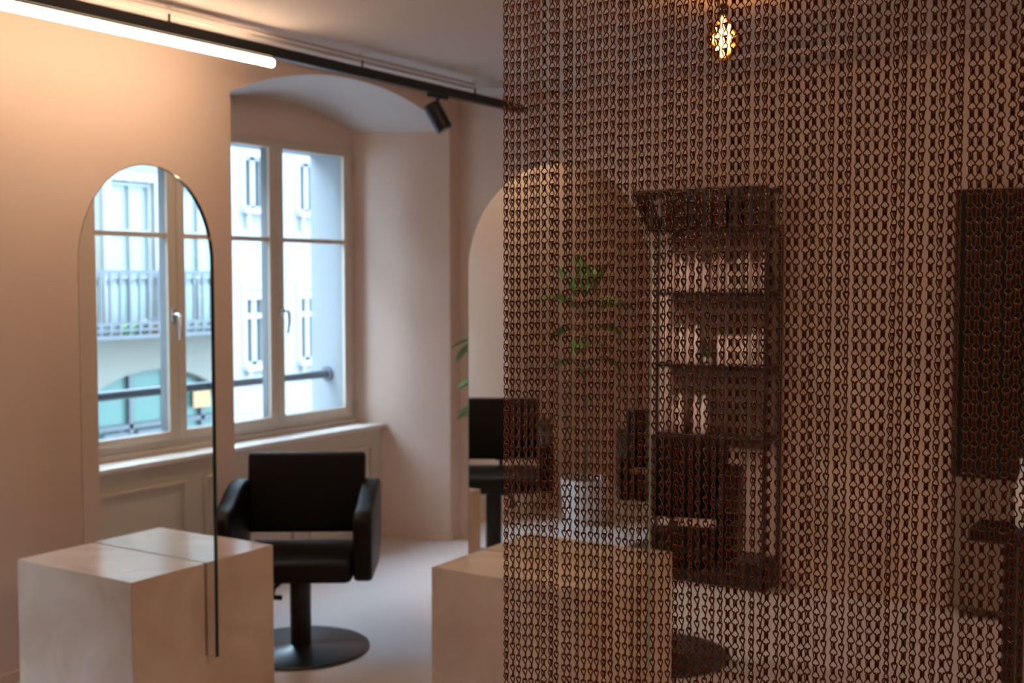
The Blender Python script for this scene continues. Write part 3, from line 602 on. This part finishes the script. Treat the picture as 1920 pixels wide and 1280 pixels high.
# little succulent between the bottles of the middle shelf
t_ = thing('small_plant', 'tiny green potted plant between the bottles on the middle rack shelf', 'plant', P(RU0 + 0.05, 2.625 - 5.5 * 0.0425, SH[1]))
bm = new(); lathe(bm, [(0.018, 0), (0.024, 0.035), (0.021, 0.035), (0.004, 0.03)], 16); link_mesh('pot', bm, M['white'], t_, True)
for k in range(9):
    lf = bpy.data.objects.new('leaf', LEAF[1]); COL.objects.link(lf); lf.parent = t_
    lf.matrix_local = Matrix.Translation((0, 0, 0.032)) @ Matrix.Rotation(R(k * 40), 4, 'Z') @ Matrix.Rotation(R(35 + 12 * (k % 3)), 4, 'X') @ Matrix.Scale(0.22, 4)

# ------------------------------------------------------------------ tall cabinet and table at the right
t_ = thing('tall_cabinet', 'tall shallow cabinet with black upper door and taupe lower door behind the chains', 'cabinet', P(5.72, 0.75, 0)); L_ = Vector(t_.location)
bm = new(); ubox(bm, 5.69, 5.785, 0.30, 1.20, 0.04, 1.985, 0.003); tput('body', bm, M['blackpanel'], t_, L_)
bm = new(); ubox(bm, 5.672, 5.69, 0.302, 1.198, 0.665, 1.983, 0.002); tput('upper_door', bm, M['blackpanel'], t_, L_)
bm = new(); ubox(bm, 5.672, 5.69, 0.302, 1.198, 0.05, 0.655, 0.002); tput('lower_door', bm, M['taupe'], t_, L_)
t_ = thing('side_table', 'black table with thin top and square legs at the right edge of the picture', 'table', P(4.25, 0.45, 0)); L_ = Vector(t_.location)
bm = new(); ubox(bm, 4.02, 4.22, 0.10, 0.79, 0.715, 0.755, 0.003); tput('tabletop', bm, M['black'], t_, L_)
for u, v_ in ((4.045, 0.66), (4.195, 0.66), (4.045, 0.14), (4.195, 0.14)):
    bm = new(); ubox(bm, u - 0.02, u + 0.02, v_ - 0.02, v_ + 0.02, 0, 0.716, 0.002); tput('leg', bm, M['black'], t_, L_)
t_ = thing('glass_vase', 'pale frosted vase on the black table at the right edge', 'vase', P(4.12, 0.62, 0.756))
bm = new(); lathe(bm, [(0.035, 0), (0.045, 0.01), (0.048, 0.12), (0.030, 0.19), (0.032, 0.23), (0.027, 0.23), (0.025, 0.19)], 28); link_mesh('body', bm, M['white'], t_, True)

# ------------------------------------------------------------------ chain curtain
CU = 1.5; PIT = 0.0170; ZR = 2.60
cur = thing('chain_curtain', 'copper-coloured metal chain curtain hanging across the right half of the view', 'curtain', P(CU, 0.55, 0.0)); L_ = Vector(cur.location)
bm = new(); ubox(bm, CU - 0.014, CU + 0.014, 0.05, 0.995, ZR, ZR + 0.03, 0.003); tput('curtain_rail', bm, M['black'], cur, L_)
def catmull(pts, n):
    out = []
    for i in range(len(pts) - 1):
        p0 = pts[max(0, i - 1)]; p1 = pts[i]; p2 = pts[i + 1]; p3 = pts[min(len(pts) - 1, i + 2)]
        for k in range(n):
            t = k / n; out.append(tuple(0.5 * (2 * b + (c_ - a) * t + (2 * a - 5 * b + 4 * c_ - d) * t * t + (3 * b - a - 3 * c_ + d) * t ** 3) for a, b, c_, d in zip(p0, p1, p2, p3)))
    out.append(pts[-1]); return out
half = [(0.035, 0.115, -0.58), (-0.11, 0.12, -0.34), (-0.20, 0.12, -0.14), (-0.16, 0.12, 0.01), (-0.02, 0.12, 0.055), (0.13, 0.10, 0.01), (0.17, 0.055, -0.12), (0.12, 0.048, -0.36), (0.08, 0.055, -0.52), (0.05, 0.17, -0.63), (0.03, 0.262, -0.78), (0.01, 0.245, -0.91), (0.0, 0.135, -1.025)]
link_pts = half + [(0.0, 0.0, -1.065)] + [(s, -w_, z) for s, w_, z in half[::-1]]
link_pts = catmull(link_pts, 2)
bm = new(); tube(bm, [Vector(p) * PIT for p in link_pts], 0.053 * PIT, 5)
bm.verts.ensure_lookup_table(); LV = [v.co.copy() for v in bm.verts]; LF = [[v.index for v in f.verts] for f in bm.faces]; bm.verts.index_update(); LF = [[v.index for v in f.verts] for f in bm.faces]; bm.free()
NL = int((ZR - 0.05) / PIT)
def strand_mesh(a0, b0, seed):
    rr = random.Random(seed); vs, fs = [], []; sway = rr.uniform(-1, 1) * 0.0006; wob = rr.uniform(0, 6)
    for k in range(NL):
        z = ZR - 0.004 - k * PIT; zc = max(0.6, min(2.2, z)); ph = a0 + b0 * (zc - 1.0) + rr.uniform(-3, 3)
        c_, s_ = math.cos(R(ph)), math.sin(R(ph)); base = len(vs)
        dx = sway * math.sin(z * 3 + wob)
        for p in LV: vs.append((p.x * c_ - p.y * s_ + dx, p.x * s_ + p.y * c_, p.z + z))
        fs += [[i + base for i in f] for f in LF]
    me = bpy.data.meshes.new('chain_strand'); me.from_pydata(vs, [], fs); me.materials.append(M['copper'])
    me.polygons.foreach_set('use_smooth', [True] * len(fs)); me.update(); return me
VAR = [strand_mesh(*a) for a in ((2, 42, 1), (8, 38, 2), (-5, 45, 3), (36, 20, 4), (44, 12, 5), (84, 5, 6), (76, 10, 7), (94, -5, 8), (18, 45, 9))]
v_ = 0.9717 - 0.004; k = 0
while v_ > 0.10:
    f = (0.9717 - v_) / 0.73
    wts = [(3, 3, 3, 2, 2, 0.6, 0.5, 0.3, 2), (0.7, 0.7, 0.7, 0.8, 0.8, 4, 3, 4, 0.8)]
    ww = [a * (1 - f) + b_ * f for a, b_ in zip(*wts)] if f > 0.45 else list(wts[0])
    if f > 0.6: ww = wts[1]
    me = rnd.choices(VAR, weights=ww)[0]
    vj = v_ + rnd.uniform(-0.0009, 0.0009); uj = CU + rnd.uniform(-0.0015, 0.0015)
    o = bpy.data.objects.new('chain_strand', me); COL.objects.link(o); o.parent = cur; o.location = P(uj, vj, rnd.uniform(-0.003, 0.003)) - L_
    o.rotation_euler = (0, 0, math.atan2(uj, -vj) - math.pi / 2 + R(rnd.uniform(-5, 5)))   # each strand hangs turned a little differently
    v_ -= 0.0113; k += 1
